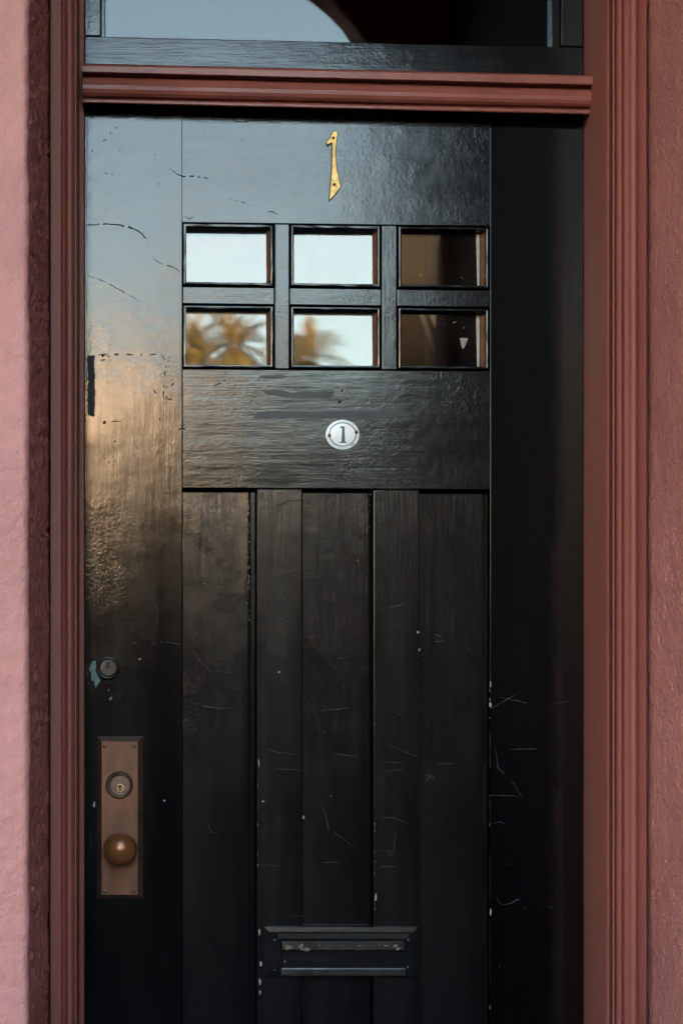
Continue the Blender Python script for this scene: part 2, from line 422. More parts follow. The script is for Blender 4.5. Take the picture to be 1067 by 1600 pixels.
obj('transom_bar', bm, 'red_brown_bar', frame)
obj('head_stop', cbox(xL, xR, .012, .05, P(0, 184).z, P(0, 100).z), 'dark_gap', frame)
obj('head_jamb', cbox(xL - .03, xR + .03, -.14, .06, P(0, -445).z, P(0, -415).z), 'red_brown_trim', frame)
obj('head_casing', cbox(LX - .03, RX + .03, -.15, .2, P(0, -520).z, P(0, -446).z), 'red_brown_trim', frame)
obj('threshold', cbox(xL, xR, -.12, .06, .0, .012), 'dark_gap', frame)

# ------------------------------------------------------------------ transom window
tw = empty('transom_window', (M_(520), 0, P(0, 100).z), 'black framed transom window reflecting sky above the red bar', 'window')
def poly_slab(pts, e0, e1, bev=.001, lean=0):
    bm = bmesh.new(); f = [P(x, y) for x, y in pts]
    box8(bm, [Vector((p.x, -e0 - (lean if i_ > 1 else 0), p.z)) for i_, p in enumerate(f)] + [Vector((p.x, -e1, p.z)) for p in f], bev); return bm
obj('sash_rail', poly_slab([(132.5, 57), (910.5, 74.5), (910.5, 119), (132.5, 103)], .002, -.04, .002, .0013), 'black_paint_level', tw)
obj('sash_rail', poly_slab([(132.5, -412), (910.5, -412), (910.5, -360), (132.5, -360)], .002, -.04, .002), 'black_paint_level', tw)
obj('sash_stile', poly_slab([(132.5, -358.5), (158, -358.5), (158, 57.0), (132.5, 56.4)], .0015, -.04, .002), 'black_paint_upright', tw)
obj('sash_stile', poly_slab([(876, -358.5), (910.5, -358.5), (910.5, 73.6), (876, 72.6)], .0015, -.04, .002), 'black_paint_upright', tw)
obj('glazing_bead', poly_slab([(863, -358), (875.4, -358), (875.4, 72.4), (863, 72)], -.006, -.022, .0012), 'black_paint_upright', tw)
obj('glazing_bead', poly_slab([(158.6, -358), (164.5, -358), (164.5, 57), (158.6, 57)], -.006, -.022, .0012), 'black_paint_upright', tw)
obj('pane', poly_slab([(140, -375), (890, -375), (890, 85), (140, 85)], -.020, -.023, 0), 'transom_glass', tw)

# ------------------------------------------------------------------ the door
door = empty('front_door', (M_(522), .02, 0.015), 'black glossy painted panelled front door with six small panes', 'door')
TH = -.045
XC = [284.6, 429.6, 452.6, 596.6, 620.2, 765.6]
BOT = FLOOR_PY - 14
def member(name, x0, y0, x1, y1, e, ax, bev=.0005):
    return obj(name, slab(x0, y0, x1, y1, e, TH, bev), 'black_paint_' + {'z': 'upright', 'x': 'level', 'p': 'panel', 's': 'smooth'}[ax], door)
member('stile', 133.0, 175, XC[0] - .1, BOT, .0000, 'z')
member('stile', XC[5] + .1, 175, 910.6, BOT, .0002, 's')
member('top_rail', XC[0] + .1, 175, XC[5] - .1, 350, -.0004, 'x')
member('lock_rail', XC[0] + .1, 577.8, XC[5] - .1, 764, -.0003, 'x', .0016)
member('bottom_rail', XC[0] + .3, 1960, XC[5] - .3, BOT, -.0002, 'x')
for a, b in ((1, 2), (3, 4)): member('glazing_bar', XC[a], 350.4, XC[b], 577.4, -.0008, 'z', .002)
for a, b in ((0, 1), (2, 3), (4, 5)): member('glazing_bar', XC[a] + .3, 450, XC[b] - .3, 477.6, -.0010, 'x', .002)
member('mullion', 401.5, 764.4, 472.0, 1959.6, -.0010, 'p', .0016)
member('mullion', 583.6, 764.4, 654.4, 1959.6, -.0012, 'p', .0016)
# three recessed panels; the outer two have a small moulding at their right edge
for i, (x0, x1) in enumerate(((285.2, 400.8), (472.6, 583.0), (655.0, 765.0))):
    bm = bmesh.new(); n = 40; y0, y1 = 761, 1963
    gx = [x0 - 2.2, x0 + .7, x0 + 3, lerp(x0, x1, .25), lerp(x0, x1, .5), lerp(x0, x1, .75), x1 - 13, x1 - 8, x1 - 2.2, x1 + 2.2]
    if i == 1: gx[6:9] = [x1 - 7, x1 - 4.5, x1 - 1.8]
    if i == 2: gx[6:9] = [x1 - 9, x1 - 6.5, x1 - 2.0]
    rows = []
    for k in range(n + 1):
        y = y0 if k == 0 else y0 + 7.6 if k == 1 else y0 + 9.2 if k == 2 else lerp(y0 + 9.2, y1, ((k - 2) / (n - 2))); row = []
        for j, x in enumerate(gx):
            e = -.0085 if k > 1 else (-.011 if k == 1 else -.028)
            if j == 0: e = -.022
            if j == 6 and i == 0: e += .0004 * max(0, 1 - (y - y0) / 300)
            if j == 7: e -= .0022 if i != 1 else .0004
            if j == 8: e -= .0024
            if j == 9: e = -.022
            w = noise.noise(Vector((i * 9 + x * .03, y * .03, 2))) * .0005
            p = W(x + noise.noise(Vector((j, y * .05, i))) * (1.0 if j in (6, 7, 8) else 0), y); row.append(bm.verts.new((p.x, -(e + w), p.z)))
        rows.append(row)
    for a, b in zip(rows, rows[1:]):
        for j in range(len(a) - 1): bm.faces.new((a[j], b[j], b[j + 1], a[j + 1]))
    bmesh.ops.recalc_face_normals(bm, faces=bm.faces[:])
    if bm.faces[0].normal.y > 0: bmesh.ops.reverse_faces(bm, faces=bm.faces[:])
    back = bmesh.ops.extrude_face_region(bm, geom=bm.faces[:])
    for v in [g for g in back['geom'] if isinstance(g, bmesh.types.BMVert)]: v.co.y = .035
    bmesh.ops.recalc_face_normals(bm, faces=bm.faces[:])
    obj('panel', bm, 'black_paint_panel', door)
# panes with their glazing beads
def rect_frame(x0, y0, x1, y1, steps):
    """steps: (inset_px, e) loops from outside inwards -> mitred frame"""
    bm = bmesh.new(); loops = []
    for d, e in steps:
        l = d if isinstance(d, tuple) else (d, d, d, d)
        c = [W(x0 + l[0], y0 + l[1]), W(x1 - l[2], y0 + l[1]), W(x1 - l[2], y1 - l[3]), W(x0 + l[0], y1 - l[3])]
        full = []
        for q in range(4):
            a, b = c[q], c[(q + 1) % 4]
            for s in range(8):
                p = a.lerp(b, s / 8); w = noise.noise(Vector((p.x * 60, d[0] if isinstance(d, tuple) else d, p.z * 60))) * .00022
                full.append(bm.verts.new((p.x + w, -e + w, p.z + w)))
        loops.append(full)
    n = len(loops[0])
    for a, b in zip(loops, loops[1:]):
        for i in range(n): bm.faces.new((a[i], a[(i + 1) % n], b[(i + 1) % n], b[i]))
    bmesh.ops.recalc_face_normals(bm, faces=bm.faces[:]); return bm
for r, (y0, y1) in enumerate(((350, 450), (477.6, 577.8))):
    for c in range(3):
        x0, x1 = XC[2 * c], XC[2 * c + 1]
        obj('glazing_bead', rect_frame(x0, y0, x1, y1, [(.2, -.030), (.2, -.0016), (1.4, -.0120), (2.6, -.0016), (3.1, .0003), (4.6, .0005), (6.1, .0003), (6.8, -.0010), (7.1, -.030)]), 'black_paint_level', door, smooth=False)
        p = slab(x0 + 2, y0 + 2, x1 - 2, y1 - 2, -.022, -.025, 0); obj('pane', p, 'pane_glass', door)
        # worn putty fillet seen on the right of each pane
        bm = bmesh.new(); ya, yb = y0 + 8, y1 - 7.2; xa = x1 - 6.95
        wd = 5.5
        q = [W(xa - wd, ya), W(xa, ya), W(xa, yb), W(xa - wd + 1, yb)]
        box8(bm, [Vector((q[0].x, .0207, q[0].z)), Vector((q[1].x, .010, q[1].z)), Vector((q[2].x, .010, q[2].z)), Vector((q[3].x, .0207, q[3].z))] + [Vector((v.x, .0217, v.z)) for v in q], .0004, 1)
        obj('pane_strip', bm, 'wood_putty', door)
        if c == 2:
            q = [W(xa - wd - 6, ya), W(xa - wd - .4, ya), W(xa - wd - .4, yb), W(xa - wd - 4, yb)]
            bm = bmesh.new(); box8(bm, [Vector((v.x, .0203, v.z)) for v in q] + [Vector((v.x, .0217, v.z)) for v in q], .0004, 1)
            obj('pane_strip', bm, 'pale_strip', door)  # narrow pale strip along the right-hand panes

# ---- hardware
def screw(parent, px, py, e, r=.0028, mat='bronze_dark', name='screw', slot=True):
    c = P(px, py); o = obj(name, lathe((c.x, c.z), [(r * 1.1, e - .0006), (r, e + .0006), (r * .7, e + .0013), (0, e + .0016)], 20), mat, parent, smooth=True)
    return o
# brass numeral
zz = [(455,200),(468,194),(480,192),(496,196),(507,207),(516,225),(516,246),(508,300),(499,350),(495,400),(495,460),(497,520),(503,590),(510,650),(519,705),(530,760),(541,815),(549,868),(536,886),(520,905),(490,945),(455,985),(430,1012),(410,1034),(411,985),(415,930),(421,850),(428,760),(434,680),(438,600),(440,520),(440,450),(440,390),(441,345),(432,342),(422,350),(403,368),(388,362),(378,350),(376,332),(385,312),(400,290),(416,268),(430,245),(440,222)]
bm = bmesh.new(); fv = []
for x, y in zz:
    p = P(460 + x / 7.62, 180 + y / 7.62); fv.append(bm.verts.new((p.x, -.0002, p.z)))
f = bm.faces.new(fv); f.normal_update()
if f.normal.y > 0: f.normal_flip()
ex = bmesh.ops.extrude_face_region(bm, geom=[f]); top = [g for g in ex['geom'] if isinstance(g, bmesh.types.BMFace)][0]
for v in top.verts: v.co.y -= .0030
for ff in bm.faces: ff.material_index = 1
top.material_index = 1
ins = bmesh.ops.inset_region(bm, faces=[top], thickness=.0013, depth=.0008, use_even_offset=True)
top.material_index = 0
bmesh.ops.triangulate(bm, faces=[top])
num = obj('numeral', bm, ['gilt_brass', 'oxide'], door); num['label'] = 'gilt brass number one screwed near the top of the door'
screw(num, 520.6, 216.6, .0040, .0026); screw(num, 522.2, 289.4, .0040, .0026)
# enamel number plate
def ellipse_dome(cx, cy, rx, ry, prof, n=56, sx=S):
    bm = bmesh.new(); rings = []; c = P(cx, cy)
    for f_, e in prof:
        if f_ == 0: rings.append([bm.verts.new((c.x, -e, c.z))]); continue
        rings.append([bm.verts.new((c.x + rx * S * f_ * math.cos(2*math.pi*i/n), -e, c.z + ry * S * f_ * math.sin(2*math.pi*i/n))) for i in range(n)])
    for a, b in zip(rings, rings[1:]):
        for i in range(n):
            j = (i + 1) % n
            if len(b) == 1: bm.faces.new((a[i], b[0], a[j]))
            else: bm.faces.new((a[i], b[i], b[j], a[j]))
    bmesh.ops.recalc_face_normals(bm, faces=bm.faces[:]); return bm
ecx, ecy = 535.0, 679.2; erx, ery = 26.2, 23.2
def edome(f_): return .0012 + .0026 * (1 - f_ ** 4)
pl = obj('number_plate', ellipse_dome(ecx, ecy, erx, ery, [(1, .0002), (1.0, .0014)] + [(f_, edome(f_)) for f_ in (.985, .95, .9, .8, .65, .5, .3, .15, 0)]), 'white_enamel', door, smooth=True)
pl['label'] = 'small white enamel oval plate with a black number one'
obj('ring', ellipse_dome(ecx, ecy, erx, ery, [(.815, edome(.815) + .0001), (.81, edome(.81) + .0004), (.765, edome(.765) + .0004), (.76, edome(.76) + .0001)]), 'black_enamel', pl, smooth=True)
def flat_poly(pts, e, e2=None):
    """thin flat mark lying on a surface, following the plate's dome when e2 given"""
    bm = bmesh.new(); v = []
    for x, y in pts:
        p = P(x, y); ee = e
        if e2: ee = e2(x, y)
        v.append(bm.verts.new((p.x, -ee, p.z)))
    f = bm.faces.new(v); f.normal_update()
    if f.normal.y > 0: f.normal_flip()
    ex = bmesh.ops.extrude_face_region(bm, geom=[f]); t = [g for g in ex['geom'] if isinstance(g, bmesh.types.BMFace)][0]
    for q in t.verts: q.co.y -= .0004
    return bm
def zdome(x, y):
    f_ = min(.98, math.hypot((x - ecx) / erx, (y - ecy) / ery)); return edome(f_) - .0001
def z8(x, y): return (480 + x / 7.62, 590 + y / 7.62)
one = [z8(*q) for q in ((385,590),(410,582),(440,584),(441,640),(444,700),(447,765),(465,770),(465,781),(382,781),(382,771),(404,766),(408,700),(411,640),(410,603),(388,600))]
obj('numeral', flat_poly(one, .0037), 'black_enamel', pl)
screw(pl, 514.4, 680.8, zdome(514.4, 680.8), .0031, 'steel_dull'); screw(pl, 556.2, 675.6, zdome(556.2, 675.6), .0031, 'steel_dull')
for k in range(5):
    x, y = z8(*((540, 800), (556, 788), (522, 812), (545, 556), (425, 846))[k]); r = (1.9, 1.6, 1.1, 1.0, .7)[k]
    obj('rust_spot', flat_poly([(x + r * random.uniform(.5, 1.2) * math.cos(a), y + r * random.uniform(.5, 1.2) * math.sin(a)) for a in [i * .7 for i in range(9)]], 0, zdome), 'rust', pl)
# deadbolt cylinder above the plate
c = P(169.0, 1043.5); mm = S
db = obj('deadbolt', lathe((c.x, c.z), [(18.6 * mm, 0), (18.6 * mm, .003), (17.8 * mm, .0065), (16.2 * mm, .0082), (14.6 * mm, .0078), (13.8 * mm, .0058), (13.2 * mm, .0058)], 64), 'black_iron_paint', door, smooth=True)
db['label'] = 'round dull metal deadbolt lock near the left edge'
obj('cylinder', lathe((c.x + .0008, c.z + .0004), [(13.4 * mm, .004), (13.0 * mm, .0085), (12.2 * mm, .0092), (0, .0092)], 48), 'steel_dull', db)
obj('plug', lathe((c.x + .0012, c.z + .0066), [(6.0 * mm, .009), (5.8 * mm, .0099), (5.2 * mm, .0102), (0, .0102)], 32), 'steel_dull', db)
def keyhole(parent, cx, cy, e, s=1.0):
    pts = [(cx + 2.1*s*math.cos(a), cy - 1.4*s + 2.1*s*math.sin(a)) for a in [i * math.pi / 8 for i in range(16)]]
    o = obj('keyhole', flat_poly(pts, e), 'key_dark', parent)
    obj('key_slot', flat_poly([(cx - .9*s, cy - .5*s), (cx + .9*s, cy - .5*s), (cx + 1.2*s, cy + 4.6*s), (cx - .8*s, cy + 4.6*s)], e + .0002), 'key_dark', parent)
keyhole(db, 169.8, 1037.8, .0103, 1.15)
# lock plate
def bevel_plate(x0, y0, x1, y1, b, e, name, mats, parent, lip=.0016):
    bm = bmesh.new(); loops = []
    for d, ee in ((0, 0.0), (0, lip), (b, e - .0004), (b + .5, e), (b + 1.6, e)):
        loops.append([bm.verts.new((q.x, -ee, q.z)) for q in [P(x0 + d, y0 + d), P(x1 - d, y0 + d), P(x1 - d, y1 - d), P(x0 + d, y1 - d)]])
    for k, (a, b_) in enumerate(zip(loops, loops[1:])):
        for i in range(4):
            f = bm.faces.new((a[i], a[(i + 1) % 4], b_[(i + 1) % 4], b_[i])); f.material_index = 1 if k < 2 else 0
    bm.faces.new(loops[-1]); bmesh.ops.recalc_face_normals(bm, faces=bm.faces[:])
    return obj(name, bm, mats, parent)
lp = bevel_plate(151.8, 1150.4, 223.6, 1404.5, 7.4, .0075, 'lock_plate', ['bronze_plate', 'bronze_dark'], door)
lp['label'] = 'tall bevelled bronze lock plate with cylinder and round knob'
for x, y in ((164.8, 1165.4), (210.4, 1165.2), (164.8, 1391.4), (209.8, 1391.6)): screw(lp, x, y, .0074, .0036, 'bronze_plate')
c = P(187.2, 1226.0)
cy_ = obj('lock_cylinder', lathe((c.x, c.z), [(21.4 * mm, .0074), (21.0 * mm, .0105), (19.6 * mm, .0128), (18.2 * mm, .0132), (17.2 * mm, .0118), (16.6 * mm, .0116)], 64), 'bronze_dark', lp, smooth=True)
obj('cylinder_face', lathe((c.x + .0016, c.z + .0010), [(16.6 * mm, .010), (16.4 * mm, .0150), (15.6 * mm, .0160), (14.6 * mm, .0156), (0, .0156)], 48), 'cylinder_face', lp)
obj('plug', lathe((c.x + .0016, c.z - .0054), [(7.3 * mm, .0152), (7.2 * mm, .0166), (6.3 * mm, .0168), (6.0 * mm, .0160), (0, .0160)], 36), 'plug_brass', lp)
keyhole(lp, 188.4, 1229.2, .0162, 1.15)
c = P(190.4, 1327.0, .05)
kn = obj('knob', lathe((c.x - .0022, c.z), [(15 * mm, .0074), (14.4 * mm, .0098), (10.5 * mm, .012), (9.4 * mm, .018), (9.6 * mm, .026), (12 * mm, .0310)] +
    [(25.9 * mm * math.sin(R(t)) , .0545 - .0240 * math.cos(R(t))) for t in range(28, 181, 6)][:-1] + [(0, .0785)], 64), 'bronze_knob', lp, smooth=True)
# letter plate
ms = bevel_plate(413.2, 1448.4, 651.8, 1525.2, 6.4, .0068, 'letter_plate', ['black_iron_paint', 'black_iron_paint'], door, .0054)
ms['label'] = 'black painted letter plate with a chipped hinged flap'
bm = bmesh.new(); loops = []
fx0, fx1, fy0, fy1 = 437.8, 632.4, 1465.6, 1523.2
sec = [(0, fy0, .0062), (.4, fy0 + .6, .0078), (1.5, fy0 + 3, .0104), (3, fy0 + 16, .0121), (2.6, fy0 + 17.5, .0118), (2.2, fy0 + 19, .0098), (1.6, fy0 + 45, .0098), (1.4, fy0 + 47, .0108), (.6, fy1 - 1.5, .0120), (.3, fy1, .0112), (.3, fy1 + .2, .0062)]
rows = []
for d, y, e in sec:
    row = []
    for k in range(25):
        x = lerp(fx0 + d, fx1 - d, k / 24); p = P(x, y); w = noise.noise(Vector((x * .06, y * .08, 4))) * .00022
        row.append(bm.verts.new((p.x, -(e + w), p.z + w)))
    rows.append(row)
for a, b in zip(rows, rows[1:]):
    for i in range(24): bm.faces.new((a[i], a[i + 1], b[i + 1], b[i]))
for s in (0, 24): bm.faces.new([r[s] for r in rows])
bmesh.ops.recalc_face_normals(bm, faces=bm.faces[:])
fl = obj('flap', bm, 'black_iron_paint', ms)
obj('slot', slab(434, 1457.8, 636, 1465.4, .0072, .0066, 0, False), 'key_dark', ms)
for x, y in ((429.6, 1468.6), (429.4, 1514.8), (637.4, 1468.4), (636.8, 1510.6)): screw(ms, x, y, .0067, .0034, 'black_iron_paint')

# ---- wear on the paint: flakes, scuffs, scratches (too small to pick apart one by one)
class Marks:
    def __init__(s, wmul=1.0): s.bm = bmesh.new(); s.wmul = wmul
    def blob(s, cx, cy, rx, ry, e, n=9, jit=.35):
        v = []
        for i in range(n):
            a = 2 * math.pi * i / n; j = 1 + random.uniform(-jit, jit); p = P(cx + rx * j * math.cos(a), cy + ry * j * math.sin(a)); v.append(s.bm.verts.new((p.x, -(e(cy + ry * j * math.sin(a)) if callable(e) else e), p.z)))
        f = s.bm.faces.new(v); f.normal_update()
        if f.normal.y > 0: f.normal_flip()
    def line(s, pts, w, e, dash=0, jit=.3, gap=.35, step=3):
        """ragged thin ribbon along a polyline; dash = mean dash length in px"""
        P_ = []
        for a, b in zip(pts, pts[1:]):
            n = max(1, int(math.dist(a, b) / step))
            for i in range(n): P_.append((lerp(a[0], b[0], i / n), lerp(a[1], b[1], i / n)))
        P_.append(pts[-1]); prev = None; left = dash; on = True
        for i in range(len(P_)):
            if dash:
                left -= step
                if left <= 0:
                    on = not on; left = dash * random.uniform(.4, 1.7) * (1 if on else gap)
            if not on: prev = None; continue
            a = P_[max(0, i - 1)]; b = P_[min(len(P_) - 1, i + 1)]; L = math.dist(a, b) or 1
            nx, ny = -(b[1] - a[1]) / L, (b[0] - a[0]) / L
            taper = min(1, .35 + 1.6 * min(i, len(P_) - 1 - i) / max(1, len(P_)))
            w1 = w * .5 * random.uniform(1 - jit, 1 + jit) * taper; w2 = w * .5 * random.uniform(1 - jit, 1 + jit) * taper
            w1 *= s.wmul; w2 *= s.wmul; x, y = P_[i][0] + random.uniform(-.25, .25) * jit, P_[i][1] + random.uniform(-.25, .25) * jit
            q = []
            for X, Y in ((x + nx * w1, y + ny * w1), (x - nx * w2, y - ny * w2)):
                p = P(X, Y); q.append(s.bm.verts.new((p.x, -e, p.z)))
            if prev:
                f = s.bm.faces.new((prev[0], prev[1], q[1], q[0])); f.normal_update()
                if f.normal.y > 0: f.normal_flip()
            prev = q
    def done(s, name, mat, parent=door, label=None):
        o = obj(name, s.bm, mat, parent); o['kind'] = 'stuff'
        if label: o['label'] = label
        return o
E0 = .0006; EP = -.0068     # on stiles and rails; on the sunken panels
def EAT(x, y):
    if y > 766 and y < 1955 and (287 < x < 388 or 474 < x < 577 or 657 < x < 756): return EP
    return E0
z3 = lambda x, y: (120 + x / 4.211, 320 + y / 4.211)     # from the stile close-up
k = Marks(1.15)
k.line([z3(*q) for q in ((52,135),(160,130),(200,126),(260,130),(340,145),(390,165),(430,190),(455,225),(478,275))], 2.0, E0, 22, .6, .14)
k.line([z3(*q) for q in ((52,128),(165,128),(215,124))], 2.4, E0, 5, .8, .5)
k.line([z3(*q) for q in ((498,335),(515,365),(545,382),(605,402),(640,412),(665,430),(682,452))], 1.1, E0, 20, .6, .12)
k.line([z3(*q) for q in ((70,465),(130,485),(180,505),(240,535),(330,585),(420,638))], 1.1, E0, 18, .5, .18)
pts = [(random.uniform(108, 120), y_) for y_ in range(992, 1392, 9)] + [(100, 1396), (84, 1386)] + [(random.uniform(64, 71), y_) for y_ in range(1388, 990, -11)]
v = [k.bm.verts.new(P(*z3(x + 6 + random.uniform(-3, 3), y))) for x, y in pts]
for q in v: q.co.y = -E0
f = k.bm.faces.new(v); f.normal_update()
if f.normal.y > 0: f.normal_flip()
for _ in range(60):
    a = random.choice(((68, 1000, 1390), (118, 1000, 1390))); k.blob(*z3(a[0] + random.uniform(-5, 5), random.uniform(a[1], a[2])), random.uniform(.3, 1.1), random.uniform(.5, 2.2), E0 + .0001, 6)
k.line([z3(*q) for q in ((85,995),(130,990),(200,984),(330,986),(430,990),(560,982),(580,1020))], 2.4, E0, 8, .7, .6)
k.line([z3(*q) for q in ((130,1000),(180,996),(220,998))], 2.2, E0, 6, .8)
k.line([z3(*q) for q in ((130,1024),(230,1020))], 1.5, E0, 5, .6)
k.line([z3(*q) for q in ((578,1030),(588,1070),(580,1110),(592,1150))], 2.0, E0, 6, .7)
k.line([z3(*q) for q in ((575,1185),(572,1240),(576,1285))], 2.0, E0, 9, .6); k.line([z3(*q) for q in ((592,1190),(598,1240),(590,1275),(640,1285),(662,1290))], 1.6, E0, 9, .6)
k.line([z3(*q) for q in ((640,1168),(626,1195))], 2.0, E0); k.line([z3(*q) for q in ((505,1215),(525,1245))], 1.6, E0); k.line([z3(*q) for q in ((462,1192),(500,1200))], .8, E0, 6)
for _ in range(46): k.blob(*z3(random.gauss(612, 26), random.gauss(1025, 30)), random.uniform(.25, .9), random.uniform(.25, .7), E0, 6)
k.blob(*z3(184, 1432), 2.2, 3.0, E0, 8, .3); k.line([z3(*q) for q in ((228,1427),(262,1424),(294,1426))], 1.6, E0); k.blob(*z3(56, 1420), 1.6, 2.2, E0, 7)
k.line([z3(*q) for q in ((676,1455),(714,1448))], 1.6, E0 , 0, .6); k.line([z3(*q) for q in ((672,1478),(690,1474),(715,1476))], 3.2, E0, 0, .6)
k.line([(265,263),(276,272),(287,276),(300,275),(322,278),(331,282)], 1.5, E0, 9, .6); k.line([(262,262),(288,277)], 1.0, E0, 7); k.line([(157,268),(168,271),(190,274)], 1.2, E0, 6, .5)
k.line([(418,332),(424,330),(434,335)], 1.0, E0); k.line([(352,310),(380,316),(398,324)], .7, E0, 6); k.line([(290,338),(297,342),(303,338)], 1.0, E0); k.line([(247,292),(250,285)], .9, E0)
k.line([(352,577),(354,590),(348,598),(332,603)], 1.8, E0, 10, .6); k.line([(316,656),(326,664)], 1.6, E0, 5)
for x, y in ((231,189),(145,235),(188,235),(242,243),(242,250),(221,187),(380,219),(145,510),(212,614),(215,700),(163,716),(170,722),(180,690),(250,655)): k.blob(x, y, random.uniform(.6, 1.3), random.uniform(.6, 1.5), E0, 6)
for _ in range(120): k.blob(random.uniform(135, 283), random.uniform(180, 880), random.uniform(.25, .7), random.uniform(.25, .8), E0, 5)
k.line([(207,178),(192,190),(176,205),(160,224),(150,243)], 1.0, E0, 5, .8, .9)
k.blob(534.6, 610.6, 1.9, 2.2, E0, 8, .2); k.blob(531, 627.5, 2.6, 2.2, E0, 7, .4)
k.done('scuffs', 'matte_tar', label='black scuffs and tape residue on the paint')
k = Marks()   # smoother repainted strips on the lock rail
z5 = lambda x, y: (280 + x / 2.134, 570 + y / 2.134)
for poly in (((262,158),(395,155),(430,160),(470,155),(640,155),(800,160),(700,180),(560,178),(420,176),(300,180),(245,178)), ((275,85),(340,84),(380,95),(410,88),(520,90),(505,112),(400,110),(340,105),(290,98)), ((265,36),(340,34),(370,38),(330,46),(280,46)), ((720,38),(800,30),(838,38),(790,48),(730,48))):
    v = [k.bm.verts.new(P(*z5(*q))) for q in poly]
    for q in v: q.co.y = -.0002
    f = k.bm.faces.new(v); f.normal_update()
    if f.normal.y > 0: f.normal_flip()
k.done('repaint_patch', 'patch_paint', label='smoother dark repainted strips on the lock rail')
k = Marks()   # fine pale scratches
z6 = lambda x, y: (270 + x / 2.6675, 1040 + y / 2.6675)
z7 = lambda x, y: (640 + x / 3.557, 1000 + y / 3.557)
z9 = lambda x, y: (270 + x / 5.335, 740 + y / 5.335)
z10 = lambda x, y: (460 + x / 3.334, 740 + y / 3.334)
def sc(fn, pts, w=.7, dash=45):
    q = [fn(*p) for p in pts]; mx = sum(p[0] for p in q) / len(q); my = sum(p[1] for p in q) / len(q)
    k.line(q, w, EAT(mx, my), dash, .6, .3, 2)
for p in (((125,170),(190,178),(258,181)), ((395,348),(430,360),(530,372)), ((430,430),(500,433),(542,437)), ((618,575),(640,630),(650,680),(700,715),(760,765)), ((895,332),(950,352),(1022,382)), ((890,440),(960,430)), ((880,402),(955,405)), ((930,690),(918,775)), ((870,632),(930,636),(970,655)), ((160,645),(148,680),(165,698),(195,700)), ((870,770),(918,778)), ((860,840),(930,836)), ((930,200),(955,208)), ((630,822),(700,822)), ((660,365),(770,382)), ((500,1040),(540,1045)), ((365,830),(450,834)), ((620,190),(770,172))): sc(z6, p, .75)
for p in (((445,385),(540,330),(650,262)), ((500,318),(600,340),(700,362)), ((800,358),(850,346),(900,332)), ((475,600),(490,712),(540,755),(580,800),(605,850),(625,880)), ((480,1435),(510,1472),(560,1465),(600,1438),(630,1470),(650,1506)), ((560,608),(720,604)), ((450,862),(560,866),(600,870)), ((0,632),(50,652)), ((150,692),(250,688)), ((460,1020),(500,1010),(530,1028)), ((770,1478),(795,1492))): sc(z7, p, .9)
for p in (((820,1185),(900,1215),(1030,1262)), ((715,1020),(800,1055),(850,1068)), ((880,270),(950,235),(1060,222)), ((860,900),(900,1000),(980,1080)), ((900,885),(1010,890)), ((950,925),(1015,955)), ((960,815),(1045,800)), ((858,640),(848,760),(820,920)), ((0,1412),(70,1425)), ((165,1478),(260,1595)), ((370,1040),(460,1010)), ((755,1235),(780,1285))): sc(z9, p, 1.0)
for p in (((425,715),(520,690),(640,662)), ((430,710),(560,685)), ((305,388),(362,402)), ((45,518),(120,518)), ((232,965),(280,958)), ((735,838),(775,852)), ((735,874),(785,874)), ((545,790),(555,810)), ((0,790),(15,792))): sc(z10, p, 1.1)
for p in (((236,1005),(255,1002),(282,1006)), ((140,870),(170,872),(222,876)), ((245,930),(247,985)), ((140,908),(160,911)), ((180,1108),(190,1090)), ((140,1180),(146,1188)), ((142,1305),(144,1330))): k.line(p, .8, E0, 10, .6)
for _ in range(90):
    x = random.uniform(136, 905); y = 860 + 730 * random.random() ** .8; r = random.uniform(.2, .55) * (1.5 if random.random() < .1 else 1)
    k.blob(x, y, r, r * random.uniform(.7, 1.6), EAT(x, y), 5)
for _ in range(26):
    x = random.uniform(290, 900); y = random.uniform(840, 1590); a = random.uniform(-.5, .5) + (math.pi / 2 if random.random() < .25 else 0); L = random.uniform(5, 22)
    k.line([(x, y), (x + L * .5 * math.cos(a), y + L * .5 * math.sin(a) + random.uniform(-1, 1)), (x + L * math.cos(a), y + L * math.sin(a))], random.uniform(.3, .6), EAT(x, y), 9, .6, .4, 2)
for _ in range(26): k.blob(672 + random.gauss(0, 4), 1215 + random.gauss(0, 4), random.uniform(.4, 1.3), random.uniform(.4, 1.2), EP, 6)
def worn(x, y0, y1, w, e, dash=60, gap=1.2):
    pts = [(x + random.uniform(-.25, .25), y) for y in range(int(y0), int(y1), 17)]; k.line(pts, w, e, dash, .8, gap, 3)
worn(764.4, 188, 330, .45, E0, 50, .3); worn(764.8, 800, 1600, .5, E0, 60, .7); worn(757, 820, 1600, .35, -.006, 70, .8)
worn(403, 1180, 1440, .4, E0, 9, 4); worn(585, 1060, 1600, .45, E0, 12, 3); worn(286.2, 900, 1590, .3, E0, 6, 6); worn(653.6, 980, 1200, .35, E0, 8, 5); worn(134.6, 1000, 1600, .3, E0, 14, 4)
k.done('scratches', 'scratch_grey', label='fine pale scratches in the black paint')
k = Marks()   # chips down to pale undercoat along the joints
def joint(x, y0, y1, n, e, w=(.3, .8), h=(.8, 3.5)):
    for _ in range(n): k.blob(x + random.uniform(-.35, .35), random.uniform(y0, y1), random.uniform(*w), random.uniform(*h), e, 7, .4)
joint(585.2, 1060, 1600, 9, E0, (.3, .6)); joint(403, 1180, 1450, 6, E0); joint(764.8, 1000, 1600, 8, E0, (.25, .5), (1, 4))
